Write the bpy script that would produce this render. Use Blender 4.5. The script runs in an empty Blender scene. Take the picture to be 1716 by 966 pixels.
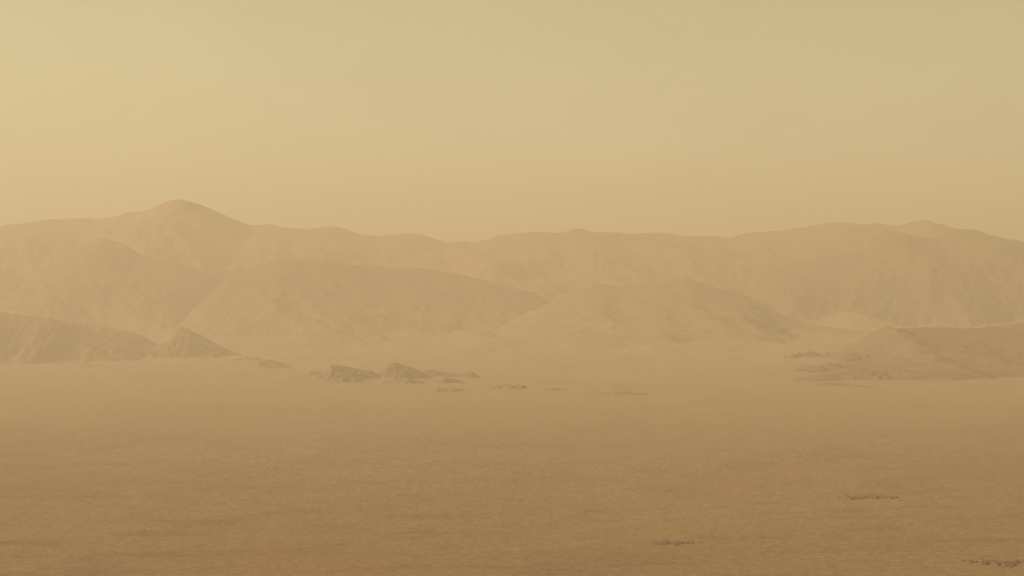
import bpy, math
import numpy as np

R = math.radians
scene = bpy.context.scene
COL = scene.collection

# ------------------------------------------------------------------ camera
EYE_Z = 350.0                       # metres above the crater floor
W0, H0 = 1716.0, 966.0
FPX = 858.0 / math.tan(R(15.0))     # focal length in photo pixels (30 degree lens)
HORIZON = 540.0                     # photo row of the level line of sight
cam_d = bpy.data.cameras.new("camera")
cam_d.sensor_width = 36.0
cam_d.angle = R(30.0)
cam_d.clip_start = 1.0
cam_d.clip_end = 400000.0
cam = bpy.data.objects.new("camera", cam_d)
PITCH = math.atan((HORIZON - H0 / 2) / FPX)
cam.location = (0, 0, EYE_Z)
cam.rotation_euler = (R(90) + PITCH, 0, 0)
COL.objects.link(cam)
scene.camera = cam

# ------------------------------------------------------------------ light
SUN_EL, SUN_AZ = 30.0, -78.0        # azimuth from +Y (view direction), negative = left
world = bpy.data.worlds.new("World")
scene.world = world
world.use_nodes = True
nt = world.node_tree
nt.nodes.clear()
out = nt.nodes.new("ShaderNodeOutputWorld")
bg = nt.nodes.new("ShaderNodeBackground")
bg.inputs["Strength"].default_value = 0.1
sky = nt.nodes.new("ShaderNodeTexSky")
sky.sky_type = 'NISHITA'
sky.sun_disc = False
sky.sun_elevation = R(SUN_EL)
sky.sun_rotation = R(SUN_AZ)
sky.altitude = 0
sky.air_density = 1.0
sky.dust_density = 6.0
sky.ozone_density = 0.0
bw = nt.nodes.new("ShaderNodeRGBToBW")
nt.links.new(sky.outputs[0], bw.inputs[0])
# the dust in the air takes the blue out of the sky: brightness from the sky model, hue from the dust
mr = nt.nodes.new("ShaderNodeMapRange")
mr.clamp = True
SKY = dict(lo=0.0, hi=30.0, a=3.9, b=26.7)
mr.inputs["From Min"].default_value = SKY["lo"]
mr.inputs["From Max"].default_value = SKY["hi"]
mr.inputs["To Min"].default_value = SKY["a"]
mr.inputs["To Max"].default_value = SKY["b"]
nt.links.new(bw.outputs[0], mr.inputs["Value"])
# very faint uneven dust veils
tc = nt.nodes.new("ShaderNodeTexCoord")
mp = nt.nodes.new("ShaderNodeMapping")
mp.inputs["Scale"].default_value = (2.5, 2.5, 4.5)
mp.inputs["Rotation"].default_value = (0.3, 0.5, 0.2)
nz = nt.nodes.new("ShaderNodeTexNoise")
nz.inputs["Scale"].default_value = 2.2
nz.inputs["Detail"].default_value = 5.0
nz.inputs["Roughness"].default_value = 0.6
nt.links.new(tc.outputs["Generated"], mp.inputs["Vector"])
nt.links.new(mp.outputs[0], nz.inputs["Vector"])
nm = nt.nodes.new("ShaderNodeMapRange")
nm.inputs["From Min"].default_value = 0.3
nm.inputs["From Max"].default_value = 0.7
nm.inputs["To Min"].default_value = 0.955
nm.inputs["To Max"].default_value = 1.045
nt.links.new(nz.outputs["Fac"], nm.inputs["Value"])
mul = nt.nodes.new("ShaderNodeMath"); mul.operation = 'MULTIPLY'
nt.links.new(mr.outputs[0], mul.inputs[0])
nt.links.new(nm.outputs[0], mul.inputs[1])
# the dusty sky is paler low over the horizon
sep = nt.nodes.new("ShaderNodeSeparateXYZ")
nt.links.new(tc.outputs["Generated"], sep.inputs[0])
hz = nt.nodes.new("ShaderNodeMapRange")
hz.interpolation_type = 'SMOOTHSTEP'
hz.inputs["From Min"].default_value = 0.0
hz.inputs["From Max"].default_value = 0.24
hz.inputs["To Min"].default_value = 1.80
hz.inputs["To Max"].default_value = 1.0
nt.links.new(sep.outputs["Z"], hz.inputs["Value"])
mul2 = nt.nodes.new("ShaderNodeMath"); mul2.operation = 'MULTIPLY'
nt.links.new(mul.outputs[0], mul2.inputs[0])
nt.links.new(hz.outputs[0], mul2.inputs[1])
mul = mul2
vm = nt.nodes.new("ShaderNodeVectorMath"); vm.operation = 'SCALE'
vm.inputs[0].default_value = (0.850, 0.765, 0.440)
nt.links.new(mul.outputs[0], vm.inputs["Scale"])
nt.links.new(vm.outputs[0], bg.inputs["Color"])
nt.links.new(bg.outputs[0], out.inputs["Surface"])

sun_d = bpy.data.lights.new("sun", 'SUN')
sun_d.energy = 3.5
sun_d.angle = R(3.0)
sun_d.color = (1.0, 0.92, 0.86)
sun = bpy.data.objects.new("sun", sun_d)
sun.rotation_euler = (R(90 - SUN_EL), 0, R(180 - SUN_AZ))
sun.location = (-3000, 2000, 6000)
COL.objects.link(sun)

vs = scene.view_settings
vs.view_transform = 'Standard'
vs.look = 'None'
vs.exposure = 0.0
vs.gamma = 1.0
vs.use_curve_mapping = False
scene.cycles.volume_bounces = 6
scene.cycles.max_bounces = 12
scene.cycles.use_denoising = True

# haze: length over which far things fade
HAZE_DENSITY = 1.0 / 13600.0
HAZE_COLOR = (0.797, 0.668, 0.486)
HAZE_G = 0.2

# ------------------------------------------------------------------ noise
def _hash(ix, iy, seed):
    h = (ix.astype(np.int64) * 374761393 + iy.astype(np.int64) * 668265263 + seed * 974634777) & 0xffffffff
    h = ((h ^ (h >> 13)) * 1274126177) & 0xffffffff
    return ((h ^ (h >> 16)) & 0xffff) / 65535.0

def vnoise(x, y, seed=0):
    ix, iy = np.floor(x), np.floor(y)
    fx, fy = x - ix, y - iy
    ux, uy = fx * fx * fx * (fx * (fx * 6 - 15) + 10), fy * fy * fy * (fy * (fy * 6 - 15) + 10)
    def g(dx, dy):
        a = _hash(ix + dx, iy + dy, seed) * 2 * math.pi
        return np.cos(a) * (fx - dx) + np.sin(a) * (fy - dy)
    a, b, c, d = g(0, 0), g(1, 0), g(0, 1), g(1, 1)
    return 1.4 * ((a * (1 - ux) + b * ux) * (1 - uy) + (c * (1 - ux) + d * ux) * uy)

def fbm(x, y, octs=5, seed=0, gain=0.5):
    s, a = 0.0, 1.0
    for k in range(octs):
        s = s + a * vnoise(x, y, seed + k * 17)
        x, y, a = x * 2.03 + 11.3, y * 2.03 + 5.7, a * gain
    return s

def ridged(x, y, octs=5, seed=0, gain=0.5):
    s, a, n = 0.0, 1.0, 0.0
    for k in range(octs):
        s = s + a * (1 - 2.0 * np.abs(vnoise(x, y, seed + k * 17)))
        n += a
        x, y, a = x * 2.07 + 3.1, y * 2.07 + 9.2, a * gain
    return s / n

# ------------------------------------------------------------------ helpers
def grid_mesh(name, X, Y, Z, mat, wrap=False):
    nr, nc = X.shape
    me = bpy.data.meshes.new(name)
    co = np.stack([X, Y, Z], -1).reshape(-1, 3).astype(np.float32)
    i = np.arange(nr - 1)[:, None] * nc
    j = np.arange(nc - 1)[None, :]
    a = (i + j).ravel()
    faces = np.stack([a, a + 1, a + nc + 1, a + nc], -1)
    me.vertices.add(len(co)); me.vertices.foreach_set("co", co.ravel())
    me.loops.add(faces.size); me.loops.foreach_set("vertex_index", faces.ravel().astype(np.int32))
    me.polygons.add(len(faces))
    me.polygons.foreach_set("loop_start", (np.arange(len(faces)) * 4).astype(np.int32))
    me.update(calc_edges=True)
    me.polygons.foreach_set("use_smooth", np.ones(len(faces), bool))
    if me.polygons[len(faces) // 2].normal.z < 0:
        me.flip_normals()
    me.materials.append(mat)
    o = bpy.data.objects.new(name, me)
    COL.objects.link(o)
    return o

def tag(o, label, cat, kind=None, group=None):
    o["label"] = label
    o["category"] = cat
    if kind: o["kind"] = kind
    if group: o["group"] = group
    return o

def node(nt, t, **kw):
    n = nt.nodes.new(t)
    for k, v in kw.items():
        if k in n.inputs: n.inputs[k].default_value = v
        else: setattr(n, k, v)
    return n

def dust_material(name, base, rust, ochre, dark, patch, fine, bump_h, bump_s, streak=None, rough=0.95, fan=None, low_haze_dust=None):
    """dusty rock: two hues drifting over kilometres, darker sand patches, fine mottling and relief"""
    m = bpy.data.materials.new(name)
    m.use_nodes = True
    t = m.node_tree
    L = t.links.new
    p = t.nodes["Principled BSDF"]
    p.inputs["Roughness"].default_value = rough
    p.inputs["Specular IOR Level"].default_value = 0.1
    g = node(t, "ShaderNodeNewGeometry")
    def noise(scale, detail, lo, hi, rgh=0.6, stretch=(1, 1, 1), dist=0.0):
        mp = node(t, "ShaderNodeMapping")
        mp.inputs["Scale"].default_value = stretch
        n = node(t, "ShaderNodeTexNoise")
        n.inputs["Scale"].default_value = scale
        n.inputs["Detail"].default_value = detail
        n.inputs["Roughness"].default_value = rgh
        n.inputs["Distortion"].default_value = dist
        L(g.outputs["Position"], mp.inputs["Vector"]); L(mp.outputs[0], n.inputs["Vector"])
        r = node(t, "ShaderNodeMapRange")
        r.interpolation_type = 'SMOOTHSTEP'
        r.inputs["From Min"].default_value = lo
        r.inputs["From Max"].default_value = hi
        L(n.outputs["Fac"], r.inputs["Value"])
        return n.outputs["Fac"], r.outputs[0]
    def mix(fac, a, b, amt=1.0):
        x = node(t, "ShaderNodeMix"); x.data_type = 'RGBA'
        if amt != 1.0:
            mm = node(t, "ShaderNodeMath"); mm.operation = 'MULTIPLY'
            L(fac, mm.inputs[0]); mm.inputs[1].default_value = amt
            fac = mm.outputs[0]
        L(fac, x.inputs["Factor"])
        for s, v in (("A", a), ("B", b)):
            sock = [q for q in x.inputs if q.name == s and q.type == 'RGBA'][0]
            if isinstance(v, tuple): sock.default_value = (*v, 1)
            else: L(v, sock)
        return [q for q in x.outputs if q.type == 'RGBA'][0]
    _, f1 = noise(1 / patch, 4, 0.38, 0.62)
    _, f2 = noise(1 / (patch * 0.61), 5, 0.45, 0.7, dist=0.4)
    _, f3 = noise(1 / (patch * 0.23), 6, 0.5, 0.72, rgh=0.65, dist=0.6)
    nf, f4 = noise(1 / fine, 8, 0.3, 0.7, rgh=0.7)
    c = mix(f1, base, rust, 0.8)
    c = mix(f2, c, ochre, 0.8)
    c = mix(f3, c, dark, 0.55)
    if streak:
        _, f5 = noise(1 / streak, 7, 0.52, 0.66, rgh=0.6, stretch=(0.45, 1.0, 1), dist=0.3)
        c = mix(f5, c, dark, 0.6)
        _, f6 = noise(1 / (streak * 0.7), 7, 0.55, 0.70, rgh=0.6, stretch=(0.5, 1.1, 1.3), dist=0.3)
        c = mix(f6, c, tuple(min(1, v * 1.22) for v in base), 0.5)
    if fan:
        # far floor paler with a patchy border: low haze put into the colour
        sx = node(t, "ShaderNodeSeparateXYZ"); L(g.outputs["Position"], sx.inputs[0])
        nb, _ = noise(1 / 2600.0, 5, 0.3, 0.7)
        ad = node(t, "ShaderNodeMath"); ad.operation = 'MULTIPLY_ADD'
        L(nb, ad.inputs[0]); ad.inputs[1].default_value = 5000.0; L(sx.outputs["Y"], ad.inputs[2])
        fr = node(t, "ShaderNodeMapRange"); fr.interpolation_type = 'SMOOTHSTEP'
        fr.inputs["From Min"].default_value = 4200.0
        fr.inputs["From Max"].default_value = 11500.0
        L(ad.outputs[0], fr.inputs["Value"])
        c = mix(fr.outputs[0], c, fan, 0.9)
    if low_haze_dust:
        # paler lower slopes: low haze painted on the hills, dust drape on knolls
        acol, z0, z1 = low_haze_dust
        sx = node(t, "ShaderNodeSeparateXYZ"); L(g.outputs["Position"], sx.inputs[0])
        nb, _ = noise(1 / 1300.0, 6, 0.3, 0.7)
        ad = node(t, "ShaderNodeMath"); ad.operation = 'MULTIPLY_ADD'
        L(nb, ad.inputs[0]); ad.inputs[1].default_value = 500.0; L(sx.outputs["Z"], ad.inputs[2])
        fr = node(t, "ShaderNodeMapRange"); fr.interpolation_type = 'SMOOTHSTEP'
        fr.inputs["From Min"].default_value = z1 + 250.0
        fr.inputs["From Max"].default_value = z0 + 250.0
        L(ad.outputs[0], fr.inputs["Value"])
        c = mix(fr.outputs[0], c, acol, 0.9)
    hs = node(t, "ShaderNodeMix"); hs.data_type = 'RGBA'; hs.blend_type = 'MULTIPLY'
    mr = node(t, "ShaderNodeMapRange")
    mr.inputs["To Min"].default_value = 0.80
    mr.inputs["To Max"].default_value = 1.18
    L(f4, mr.inputs["Value"])
    vmx = node(t, "ShaderNodeVectorMath"); vmx.operation = 'SCALE'
    L(c, vmx.inputs[0]); L(mr.outputs[0], vmx.inputs["Scale"])
    t.nodes.remove(hs)
    L(vmx.outputs[0], p.inputs["Base Color"])
    b = node(t, "ShaderNodeBump")
    b.inputs["Strength"].default_value = bump_s
    b.inputs["Distance"].default_value = bump_h
    L(nf, b.inputs["Height"]); L(b.outputs[0], p.inputs["Normal"])
    return m

def wx(px, D):            # photo column at depth D -> world x
    return (px - W0 / 2) / FPX * D
def wz(py, D):            # photo row at depth D -> world z
    return EYE_Z + (HORIZON - py) / FPX * D

M_floor = dust_material("floor_dust", (0.278, 0.172, 0.082), (0.276, 0.158, 0.080), (0.262, 0.176, 0.084),
                        (0.195, 0.119, 0.060), 1500.0, 16.0, 4.0, 1.0, streak=110.0, fan=(0.345, 0.236, 0.125))  # fan colour carries the haze lightening of the far floor
M_rim = dust_material("rim_rock", (0.235, 0.152, 0.076), (0.34, 0.180, 0.112), (0.17, 0.145, 0.064),
                      (0.10, 0.085, 0.042), 2600.0, 160.0, 25.0, 0.8, low_haze_dust=((0.30, 0.20, 0.108), 200.0, 950.0))
M_foot = dust_material("foothill_rock", (0.175, 0.135, 0.060), (0.22, 0.142, 0.070), (0.150, 0.135, 0.056),
                       (0.12, 0.085, 0.045), 1900.0, 130.0, 20.0, 0.8, low_haze_dust=((0.30, 0.193, 0.106), 180.0, 700.0))
M_spur = dust_material("spur_rock", (0.22, 0.150, 0.072), (0.25, 0.150, 0.078), (0.19, 0.145, 0.066),
                       (0.14, 0.10, 0.05), 1900.0, 130.0, 20.0, 0.8, low_haze_dust=((0.30, 0.198, 0.108), 250.0, 900.0))
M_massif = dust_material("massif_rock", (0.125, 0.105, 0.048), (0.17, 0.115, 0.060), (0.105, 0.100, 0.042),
                         (0.08, 0.065, 0.035), 2100.0, 130.0, 25.0, 0.9, low_haze_dust=((0.27, 0.182, 0.098), 0.0, 600.0))
M_flank_shade = dust_material("flank_shade", (0.075, 0.070, 0.034), (0.10, 0.072, 0.040), (0.065, 0.068, 0.030),
                        (0.05, 0.045, 0.025), 1900.0, 130.0, 20.0, 0.8, low_haze_dust=((0.16, 0.125, 0.065), 300.0, 900.0))  # dark tone stands for shade on the peak's right face
M_slope = dust_material("slope_rock", (0.215, 0.138, 0.074), (0.23, 0.140, 0.078), (0.20, 0.140, 0.072),
                        (0.13, 0.085, 0.046), 1300.0, 90.0, 15.0, 0.9, low_haze_dust=((0.28, 0.180, 0.098), -170.0, 60.0))
M_crag = dust_material("crag_rock", (0.14, 0.098, 0.048), (0.155, 0.098, 0.052), (0.13, 0.10, 0.046),
                       (0.09, 0.062, 0.034), 600.0, 45.0, 10.0, 0.9)
M_low = dust_material("low_crag_rock", (0.28, 0.184, 0.097), (0.29, 0.182, 0.10), (0.27, 0.184, 0.092),
                      (0.19, 0.125, 0.068), 600.0, 45.0, 10.0, 0.9)
M_knoll = dust_material("knoll_rock", (0.24, 0.156, 0.084), (0.26, 0.160, 0.09), (0.23, 0.158, 0.082),
                        (0.10, 0.066, 0.04), 600.0, 45.0, 10.0, 0.9, low_haze_dust=((0.32, 0.215, 0.118), -170.0, -70.0))
M_ledge = dust_material("ledge_rock", (0.185, 0.117, 0.064), (0.195, 0.114, 0.068), (0.185, 0.122, 0.062),
                        (0.15, 0.094, 0.056), 120.0, 9.0, 2.0, 0.9)

# ------------------------------------------------------------------ ground: crater floor
def floor_z(X, Y):
    r = np.hypot(X, Y)
    z = 10.0 * fbm(X / 1400.0, Y / 1400.0, 6, 5) + 3.0 * ridged(X / 260.0, Y / 260.0, 4, 31)
    z = z * np.clip((r - 2000) / 1500, 0.0, 1)
    # the slope the camera stands on runs down to the floor, below the frame
    s = np.clip(1 - r / 2450.0, 0, 1)
    z = z + s * 347.0 + np.where((s > 0.02), 2.0 * fbm(X / 60.0, Y / 60.0, 4, 77), 0) * np.clip((r - 30) / 200, 0, 1)
    # fan of sediment climbing towards the rim
    az = np.degrees(np.arctan2(X, Y))
    r0 = np.interp(az, [-60, -15, -7, 0, 5, 15, 60], [16000, 16000, 13800, 12000, 10800, 9300, 9300])
    r0 = r0 + 900.0 * fbm(X / 1500.0, Y / 2200.0, 5, 139)
    fan = np.clip((r - r0) / (20000.0 - r0), 0, 1.2)
    z = z + fan ** 1.35 * (275.0 + 150.0 * fbm(X / 1500.0, Y / 2600.0, 6, 131)) * np.clip((100 - np.abs(az)) / 30, 0, 1)
    z = z + fan * (1.2 - fan) * 45.0 * ridged(X / 420.0 + Y / 2400.0, Y / 1600.0, 5, 149)
    # low swell of drifted dust along the chain of knolls
    ax, ay, bx, by = -5200.0, 16800.0, 900.0, 9300.0
    tt = np.clip(((X - ax) * (bx - ax) + (Y - ay) * (by - ay)) / ((bx - ax) ** 2 + (by - ay) ** 2), 0, 1)
    dd = np.hypot(X - ax - tt * (bx - ax), Y - ay - tt * (by - ay))
    z = z + np.exp(-(dd / (620.0 + 900.0 * (1 - tt))) ** 2) * (7.0 + 38.0 * (1 - tt)) * (1.0 + 0.9 * fbm(X / 420.0, Y / 800.0, 5, 171))
    return z

inner = np.linspace(-24, 24, 760)
outer_l = np.linspace(-180, -24, 60)[:-1]
outer_r = np.linspace(24, 180, 60)[1:]
ang = np.radians(np.concatenate([outer_l, inner, outer_r]))
rad = np.concatenate([[0.0, 8, 20, 50, 110], np.geomspace(200, 2300, 30), np.geomspace(2400, 24000, 620)[0:],
                      np.linspace(24500, 36000, 20)])
A, RR = np.meshgrid(ang, rad)
X, Y = RR * np.sin(A), RR * np.cos(A)
Z = floor_z(X, Y)
g = grid_mesh("ground", X, Y, Z, M_floor)
tag(g, "flat dusty brown crater floor stretching away into the haze", "ground", "structure")

# ------------------------------------------------------------------ hills
def hill(name, pts, D, front, back, mat, label, seed, rough=0.12, spur=0.35, curve=1.35, nx=420, nr=150,
         spurs=(), base=-30.0, wander=0.12, cat="hills", side_fade=None, kind="structure", group=None, jag=1.0, skew=0.0):
    """a ridge whose crest passes through the given photo points at depth D (metres),
    with a long spurred slope towards the viewer and a shorter one behind"""
    px = np.array([p[0] for p in pts], float)
    py = np.array([p[1] for p in pts], float)
    x0, x1 = wx(px[0], D), wx(px[-1], D)
    xs = np.linspace(x0, x1, nx)
    cx = xs * FPX / D + W0 / 2
    k = 9 if nx > 200 else 5
    crest = wz(np.interp(cx, px, py), D)
    ker = np.hanning(k + 2)[1:-1]; ker /= ker.sum()
    pad = np.pad(crest, k // 2, mode='edge')
    crest = np.convolve(pad, ker, 'valid')
    span = max(crest.max() - base, 1)
    t = np.concatenate([np.linspace(-1, 0, int(nr * 0.75)), np.linspace(0, 1, nr - int(nr * 0.75) + 1)[1:]])
    T, XS = np.meshgrid(t, xs, indexing='ij')
    H = np.broadcast_to(crest, T.shape) - base
    # the crest line wanders towards and away from the viewer
    yw = D + wander * front * fbm(XS / (front * 0.9), XS * 0 + seed * 1.7, 4, seed) * np.clip(1 - np.abs(T), 0, 1)
    Yc = np.where(T < 0, yw + T * front, yw + T * back)
    a = np.sqrt(T * T + 0.0006)
    # the toe of the slope runs out unevenly onto the floor
    a = np.where(T < 0, a * (1 + 0.45 * np.clip(0.35 + fbm(XS / (front * 0.6), XS * 0 + seed, 4, seed + 41), 0, 1.2) * np.clip(a * 2, 0, 1)), a)
    # spurs: the slope profile is fuller on spurs and hollower in gullies
    sp = ridged((XS + skew * Yc) / (front * 0.42), Yc / (front * 1.25) + seed, 5, seed + 3, 0.55)
    e = curve + spur * 2.0 * (0.45 - sp)
    prof = np.clip(1 - a, 0, 1) ** np.clip(e, 0.6, 3.5)
    Zc = base + H * prof / (1 - 0.0006 ** 0.5) ** np.clip(e, 0.6, 3.5)
    env = np.clip(a * 3, 0, 1) ** 1.5 * np.clip((1 - a) * 2.5, 0, 1)
    Zc = Zc + rough * span * env * (ridged((XS + skew * Yc) / (front * 0.2), Yc / (front * 0.3), 6, seed + 9, 0.55) - 0.45)
    for (spx, wl, wr, drift, amt) in spurs:
        xc = wx(spx + drift * a, D)
        u = (XS - xc) / np.where(XS < xc, wx(W0 / 2 + wl, D), wx(W0 / 2 + wr, D))
        win = np.sin(np.pi * np.clip((a - 0.07) / 0.75, 0, 1)) * (T < 0)
        Zc = Zc + amt * span * np.exp(-np.abs(u) ** 1.6) * win * (1 + 0.12 * fbm(XS / 500.0, Yc / 700.0, 4, seed + 61))
    # small crags along the crest
    Zc = Zc + jag * span * 0.013 * np.clip(1 - a * 3, 0, 1) * fbm(XS / (front * 0.05), Yc / (front * 0.05), 4, seed + 21)
    if side_fade:
        u = np.minimum((XS - x0), (x1 - XS)) / side_fade
        Zc = base + (Zc - base) * np.clip(u, 0, 1) ** 0.6
    # scale x with depth so the crest keeps its place while slopes stay put in the world
    o = grid_mesh(name, XS, Yc, Zc, mat)
    return tag(o, label, cat, kind, group)

skyline = [(-900, 430), (-650, 400), (-420, 415), (-200, 388), (-60, 392), (0, 380), (40, 373), (90, 368), (150, 366), (162, 369),
           (200, 362), (215, 357), (226, 358), (250, 353), (268, 348), (278, 343), (290, 339), (312, 337), (335, 342), (360, 353),
           (385, 364), (410, 375), (430, 381), (450, 378), (480, 382), (515, 387), (530, 383), (548, 380), (570, 383),
           (600, 390), (635, 396), (655, 392), (680, 390), (710, 395), (730, 400), (748, 406), (775, 403), (795, 406), (815, 401),
           (830, 398), (860, 393), (900, 392), (945, 391), (958, 387), (968, 386), (990, 391), (1050, 392), (1110, 392),
           (1150, 396), (1190, 396), (1218, 399), (1245, 392), (1270, 387), (1325, 387), (1337, 383), (1380, 376), (1420, 374),
           (1500, 377), (1535, 373), (1552, 371), (1575, 376), (1600, 384), (1640, 392), (1665, 398), (1716, 408), (1800, 402),
           (1950, 385), (2150, 400), (2400, 380), (2650, 420)]
hill("rim_ridge", skyline, 27000, 7500, 4500, M_rim,
     "long hazy crater rim forming the skyline, rounded peak left of its middle", 3,
     rough=0.13, spur=0.45, curve=1.35, nx=1500, nr=260, skew=0.25,
     spurs=((300, 190, 62, 50, 0.10), (960, 130, 60, 90, 0.08), (560, 110, 50, 120, 0.07), (700, 110, 50, 120, 0.05), (1440, 120, 60, -40, 0.06), (90, 120, 60, 80, 0.07)))

hill("peak_shade_slope", [(262, 440), (285, 400), (297, 360), (306, 341), (316, 338), (335, 342.5), (360, 353.5), (385, 364.5), (410, 376), (435, 390), (462, 418), (500, 455), (540, 480)],
     26300, 3600, 1200, M_flank_shade, "right hand slope of the tallest rounded peak of the rim, shade put into its colour", 211,
     rough=0.06, spur=0.3, curve=1.2, nx=360, nr=140, skew=-0.5, wander=0.03, jag=0.3)  # ridge added to carry the peak's painted shade
hill("shaded_hill", [(-260, 470), (-100, 462), (0, 452), (60, 468), (105, 430), (150, 408), (185, 402), (222, 412), (250, 432), (300, 440),
                      (360, 462), (400, 490), (470, 540), (560, 600)],
     22500, 5200, 2600, M_foot, "dark rounded foothill under the tallest peak of the rim", 11,
     rough=0.11, spur=0.35, curve=1.5, nx=620, skew=0.4)
hill("foothill_ridge", [(300, 560), (360, 490), (400, 460), (440, 446), (490, 436), (540, 438), (590, 446), (640, 449), (700, 451), (760, 459),
                        (810, 470), (850, 481), (900, 491), (940, 515), (1000, 560), (1100, 610)],
     21200, 4600, 2600, M_foot, "long olive brown foothill ridge sloping down to the right in front of the rim", 23,
     rough=0.11, spur=0.35, curve=1.5, nx=640, skew=0.4)
hill("foothill_ridge", [(700, 620), (800, 570), (860, 535), (920, 508), (965, 490), (1005, 477), (1030, 480), (1080, 476), (1140, 469), (1180, 478),
                        (1235, 494), (1270, 508), (1300, 527), (1350, 545), (1450, 556), (1560, 575), (1700, 590), (1850, 610)],
     19300, 4600, 2600, M_spur, "broad smooth brown spur between the olive ridge and the right massif", 37,
     rough=0.10, spur=0.35, curve=1.5, nx=760, skew=0.4)
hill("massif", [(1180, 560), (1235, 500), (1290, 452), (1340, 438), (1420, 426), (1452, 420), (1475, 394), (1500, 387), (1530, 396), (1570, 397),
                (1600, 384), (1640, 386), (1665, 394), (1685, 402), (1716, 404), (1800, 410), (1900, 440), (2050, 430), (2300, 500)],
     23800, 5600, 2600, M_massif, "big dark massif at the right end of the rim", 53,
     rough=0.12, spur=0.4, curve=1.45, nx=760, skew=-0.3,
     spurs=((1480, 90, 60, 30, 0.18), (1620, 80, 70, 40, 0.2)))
hill("lower_slope", [(1130, 655), (1210, 634), (1290, 612), (1370, 600), (1430, 588), (1462, 572), (1478, 553), (1490, 546), (1515, 551), (1560, 549), (1620, 551), (1680, 546), (1716, 541),
                     (1800, 530), (1950, 520), (2100, 560), (2250, 620)],
     13200, 3700, 2600, M_slope, "broad broken brown slope at the foot of the right massif", 67,
     rough=0.13, spur=0.45, curve=1.15, nx=700, skew=0.2, jag=2.0, base=-12.0)

# dark knolls along the foot of the rim, left
def knoll(pts, D, front, label, seed, mat=None, **kw):
    a = dict(rough=0.14, spur=0.3, curve=1.0, nx=200, nr=80, base=-6.0, cat="hill", group="dark knolls on the crater floor", jag=1.5)
    a.update(kw)
    return hill("knoll", pts, D, front, front * 0.8, mat or M_knoll, label, seed, **a)
knoll([(-260, 590), (-160, 555), (-60, 528), (0, 523), (50, 530), (90, 533), (130, 548), (170, 560), (210, 571), (260, 590), (310, 604), (360, 611), (410, 616)],
      15800, 1000, "large dark knoll at the left edge, tapering to the right", 71, nx=300, rough=0.08)
knoll([(60, 560), (110, 541), (150, 543), (175, 547), (192, 552), (210, 555), (240, 561), (262, 576), (290, 590)],
      16900, 900, "low knoll just behind the large dark knoll at the left edge", 73)
knoll([(205, 590), (262, 580), (284, 570), (300, 547), (318, 553), (340, 564), (362, 576), (392, 590), (430, 602)],
      15800, 700, "dark triangular knoll with a steep left side, right of the large knoll", 79, curve=1.2)
knoll([(425, 615), (440, 602), (455, 603), (475, 609), (500, 617), (515, 620)],
      13800, 500, "small dark knoll alone right of the triangular knoll", 83)
knoll([(520, 640), (548, 620), (558, 611), (580, 614), (600, 619), (622, 622), (645, 634)],
      11400, 420, "dark double humped knoll near the middle of the knoll chain", 89)
knoll([(618, 632), (640, 623), (652, 609), (662, 607), (685, 614), (700, 620), (715, 628), (725, 634)],
      11600, 380, "pointed dark knoll, tallest in the middle of the knoll chain", 97)
knoll([(700, 626), (715, 619), (740, 624), (770, 627), (790, 622), (805, 631), (820, 637)],
      11900, 320, "long thin low knoll right of the pointed knoll", 101)
knoll([(720, 646), (745, 633), (765, 636), (785, 645), (800, 648), (830, 640), (860, 645), (885, 655)],
      10800, 300, "flat ragged knoll in front of the long thin knoll", 103)
knoll([(870, 662), (900, 655), (925, 650), (950, 653), (970, 657), (990, 663)],
      9600, 260, "lowest knoll at the right end of the knoll chain", 107)
# broken crags on the slopes at the right: each sits on the surface found under it
from mathutils import Vector
from mathutils.bvhtree import BVHTree
bpy.context.view_layer.update()
SURF = [BVHTree.FromPolygons([tuple(v.co) for v in o.data.vertices], [tuple(p.vertices) for p in o.data.polygons])
        for o in COL.objects if o.name.split(".")[0] in ("ground", "foothill_ridge", "massif", "lower_slope")]
def first_hit(org, d):
    best = None
    for b in SURF:
        h = b.ray_cast(Vector(org), Vector(d))
        if h[0] is not None and (best is None or h[3] < best[3]):
            best = h
    return best
def crag(px, py, wpx, hpx, seed, label, group, mat):
    d = Vector((wx(px, 1), 1, (HORIZON - py) / FPX)).normalized()
    p = first_hit((0, 0, EYE_Z), d)[0]
    w, h = wpx / FPX * p.y, hpx / FPX * p.y
    n, m = 60, 34
    U, V = np.meshgrid(np.linspace(-1, 1, n), np.linspace(-1, 1, m))
    body = 0.60 - (np.abs(U + 0.25 * np.sin(seed)) ** 1.2 + V * V) * 0.9 + 0.65 * fbm(U * 2.6 + seed, V * 2.2, 5, seed, 0.6)
    edge = np.clip((1 - np.abs(U)) * 6, 0, 1) * np.clip((1 - np.abs(V)) * 6, 0, 1)
    body = np.clip(body, 0, 1.2) * edge
    X = p.x + U * w / 2
    Y = p.y + V * w * 0.55
    Z0 = np.zeros_like(X)
    for a in range(m):
        for b in range(n):
            q = first_hit((X[a, b], Y[a, b], 3000), (0, 0, -1))
            Z0[a, b] = q[0].z if q else p.z
    Z = Z0 - 4 + np.where(body > 0, np.clip(body * 6, 0, 1) * 4 + h * body * (0.7 + 0.5 * ridged(U * 3 + seed, V * 3, 4, seed + 5)), 0)
    o = grid_mesh("crag", X, Y, Z, mat)
    return tag(o, label, "crag", "structure", group)
CR = "faint dark crags on the slopes below the rim"
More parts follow.
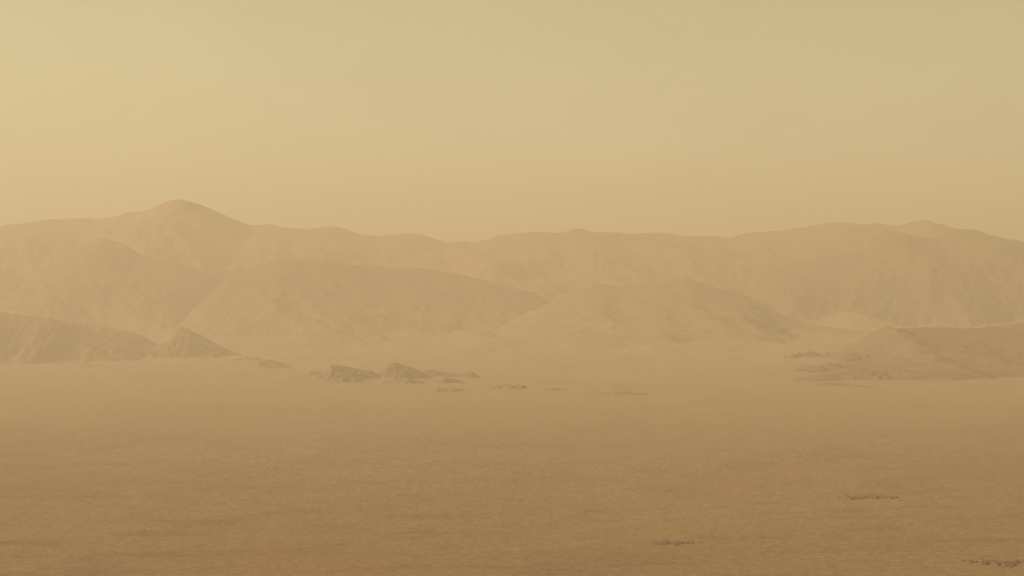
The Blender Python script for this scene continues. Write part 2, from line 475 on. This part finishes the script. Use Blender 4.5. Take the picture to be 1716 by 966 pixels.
for k, a in enumerate([
    (1268, 519, 26, 5, "highest crag of the slanting row on the smooth spur"),
    (1284, 533, 40, 6, "second crag from the top of the slanting row on the smooth spur"),
    (1270, 545, 34, 6, "crag left of the slanting row on the smooth spur"),
    (1300, 549, 40, 7, "third crag down in the slanting row on the smooth spur"),
    (1318, 561, 36, 6, "lowest crag of the slanting row on the smooth spur"),
    (1352, 598, 60, 7, "left crag of the broken ground below the spur"),
    (1372, 622, 74, 7, "lower left crag of the broken ground below the spur"),
    (1424, 604, 44, 7, "upper middle crag of the broken ground below the spur"),
    (1455, 634, 52, 7, "lowest right crag of the broken ground below the spur"),
    (1500, 560, 50, 8, "crag on the crest at the left end of the low brown slope")]):
    crag(a[0], a[1], a[2] * 1.6, a[3] * 1.2, 301 + 7 * k, a[4], CR, M_crag if k < 5 else M_slope)
# low broken bedrock between the knolls, half buried in drift
for k, a in enumerate([
    (235, 597, 60, 4, "low crag at the foot of the large dark knoll"),
    (410, 604, 40, 4, "low crag between the triangular knoll and the small lone knoll"),
    (530, 628, 50, 4, "low crag left of the double humped knoll"),
    (590, 640, 70, 5, "low crag in front of the double humped knoll"),
    (690, 641, 70, 5, "low crag in front of the pointed knoll"),
    (760, 655, 60, 4, "low crag in front of the flat ragged knoll"),
    (850, 650, 60, 4, "low crag between the flat ragged knoll and the lowest knoll"),
    (1040, 660, 70, 3, "faint low crag right of the lowest knoll")]):
    crag(a[0], a[1], a[2] * 1.5, a[3] * 1.5, 401 + 7 * k, a[4], "low crags among the dark knolls", M_low)

# ------------------------------------------------------------------ ledges and low dark outcrops on the near plain
def ledge(px, py, wpx, hpx, label, seed):
    """low ragged outcrop: a stepped lens of rock standing on the floor"""
    D = EYE_Z * FPX / (py - HORIZON)
    cx = wx(px, D)
    L_, H_ = wpx / FPX * D, max(hpx / FPX * D, 1.0)
    n, m = 220, 90
    u = np.linspace(-1, 1, n); v = np.linspace(-1, 1, m)
    V, U = np.meshgrid(v, u, indexing='ij')
    # a patch of broken rock: one ragged main run and scattered fragments thinning out to the edges
    crest = 0.45 * fbm(U * 1.6 + seed, U * 0 + seed * 0.3, 4, seed)
    dv = np.abs(V - crest)
    r2 = U * U + V * V
    body = 0.42 - 1.2 * dv - 0.55 * r2 + 0.60 * fbm(U * 3 + seed, V * 2.0, 5, seed + 2, 0.65)
    body = np.clip(body, 0, 1) * np.clip((1 - np.abs(U)) * 8, 0, 1) * np.clip((1 - np.abs(V)) * 5, 0, 1)
    z = H_ * np.clip(body * 4, 0, 1) * (0.35 + 0.8 * np.clip(ridged(U * 9 + seed, V * 5, 4, seed + 1), 0, 1))
    X = cx + U * L_ * 0.6
    Y = D + V * L_ * 0.9
    z0 = floor_z(X, Y)
    Zc = z0 - 2.0 + np.where(body > 0, z + 2.0 * np.clip(body * 8, 0, 1), 0)
    o = grid_mesh("rock_ledge", X, Y, Zc, M_ledge)
    return tag(o, label, "rock ledge", None, "dark rock ledges on the near plain")
ledge(1455, 834, 95, 2.6, "darkest thin rock ledge on the right of the near plain, pale dust below it", 201)
ledge(1128, 911, 85, 2.2, "thin dark rock ledge below the middle of the plain, right of centre", 203)
ledge(1665, 948, 100, 3.4, "widest purplish dark rock ledge in the bottom right corner", 209)

# ------------------------------------------------------------------ haze
def haze_box(x0, x1, y0, y1, z0, z1):
    me = bpy.data.meshes.new("haze")
    v = [(x, y, z) for x in (x0, x1) for y in (y0, y1) for z in (z0, z1)]
    f = [(0, 1, 3, 2), (4, 6, 7, 5), (0, 4, 5, 1), (2, 3, 7, 6), (0, 2, 6, 4), (1, 5, 7, 3)]
    me.from_pydata(v, [], f)
    m = bpy.data.materials.new("haze")
    m.use_nodes = True
    t = m.node_tree
    t.nodes.clear()
    o = t.nodes.new("ShaderNodeOutputMaterial")
    pv = t.nodes.new("ShaderNodeVolumePrincipled")
    pv.inputs["Color"].default_value = (*HAZE_COLOR, 1)
    pv.inputs["Density"].default_value = HAZE_DENSITY
    pv.inputs["Anisotropy"].default_value = HAZE_G
    t.links.new(pv.outputs[0], o.inputs["Volume"])
    me.materials.append(m)
    ob = bpy.data.objects.new("haze", me)
    COL.objects.link(ob)
    tag(ob, "thick yellow brown dust haze filling the air over the crater", "haze", "stuff")
haze_box(-36500, 36500, -36500, 36500, -60, 1800)
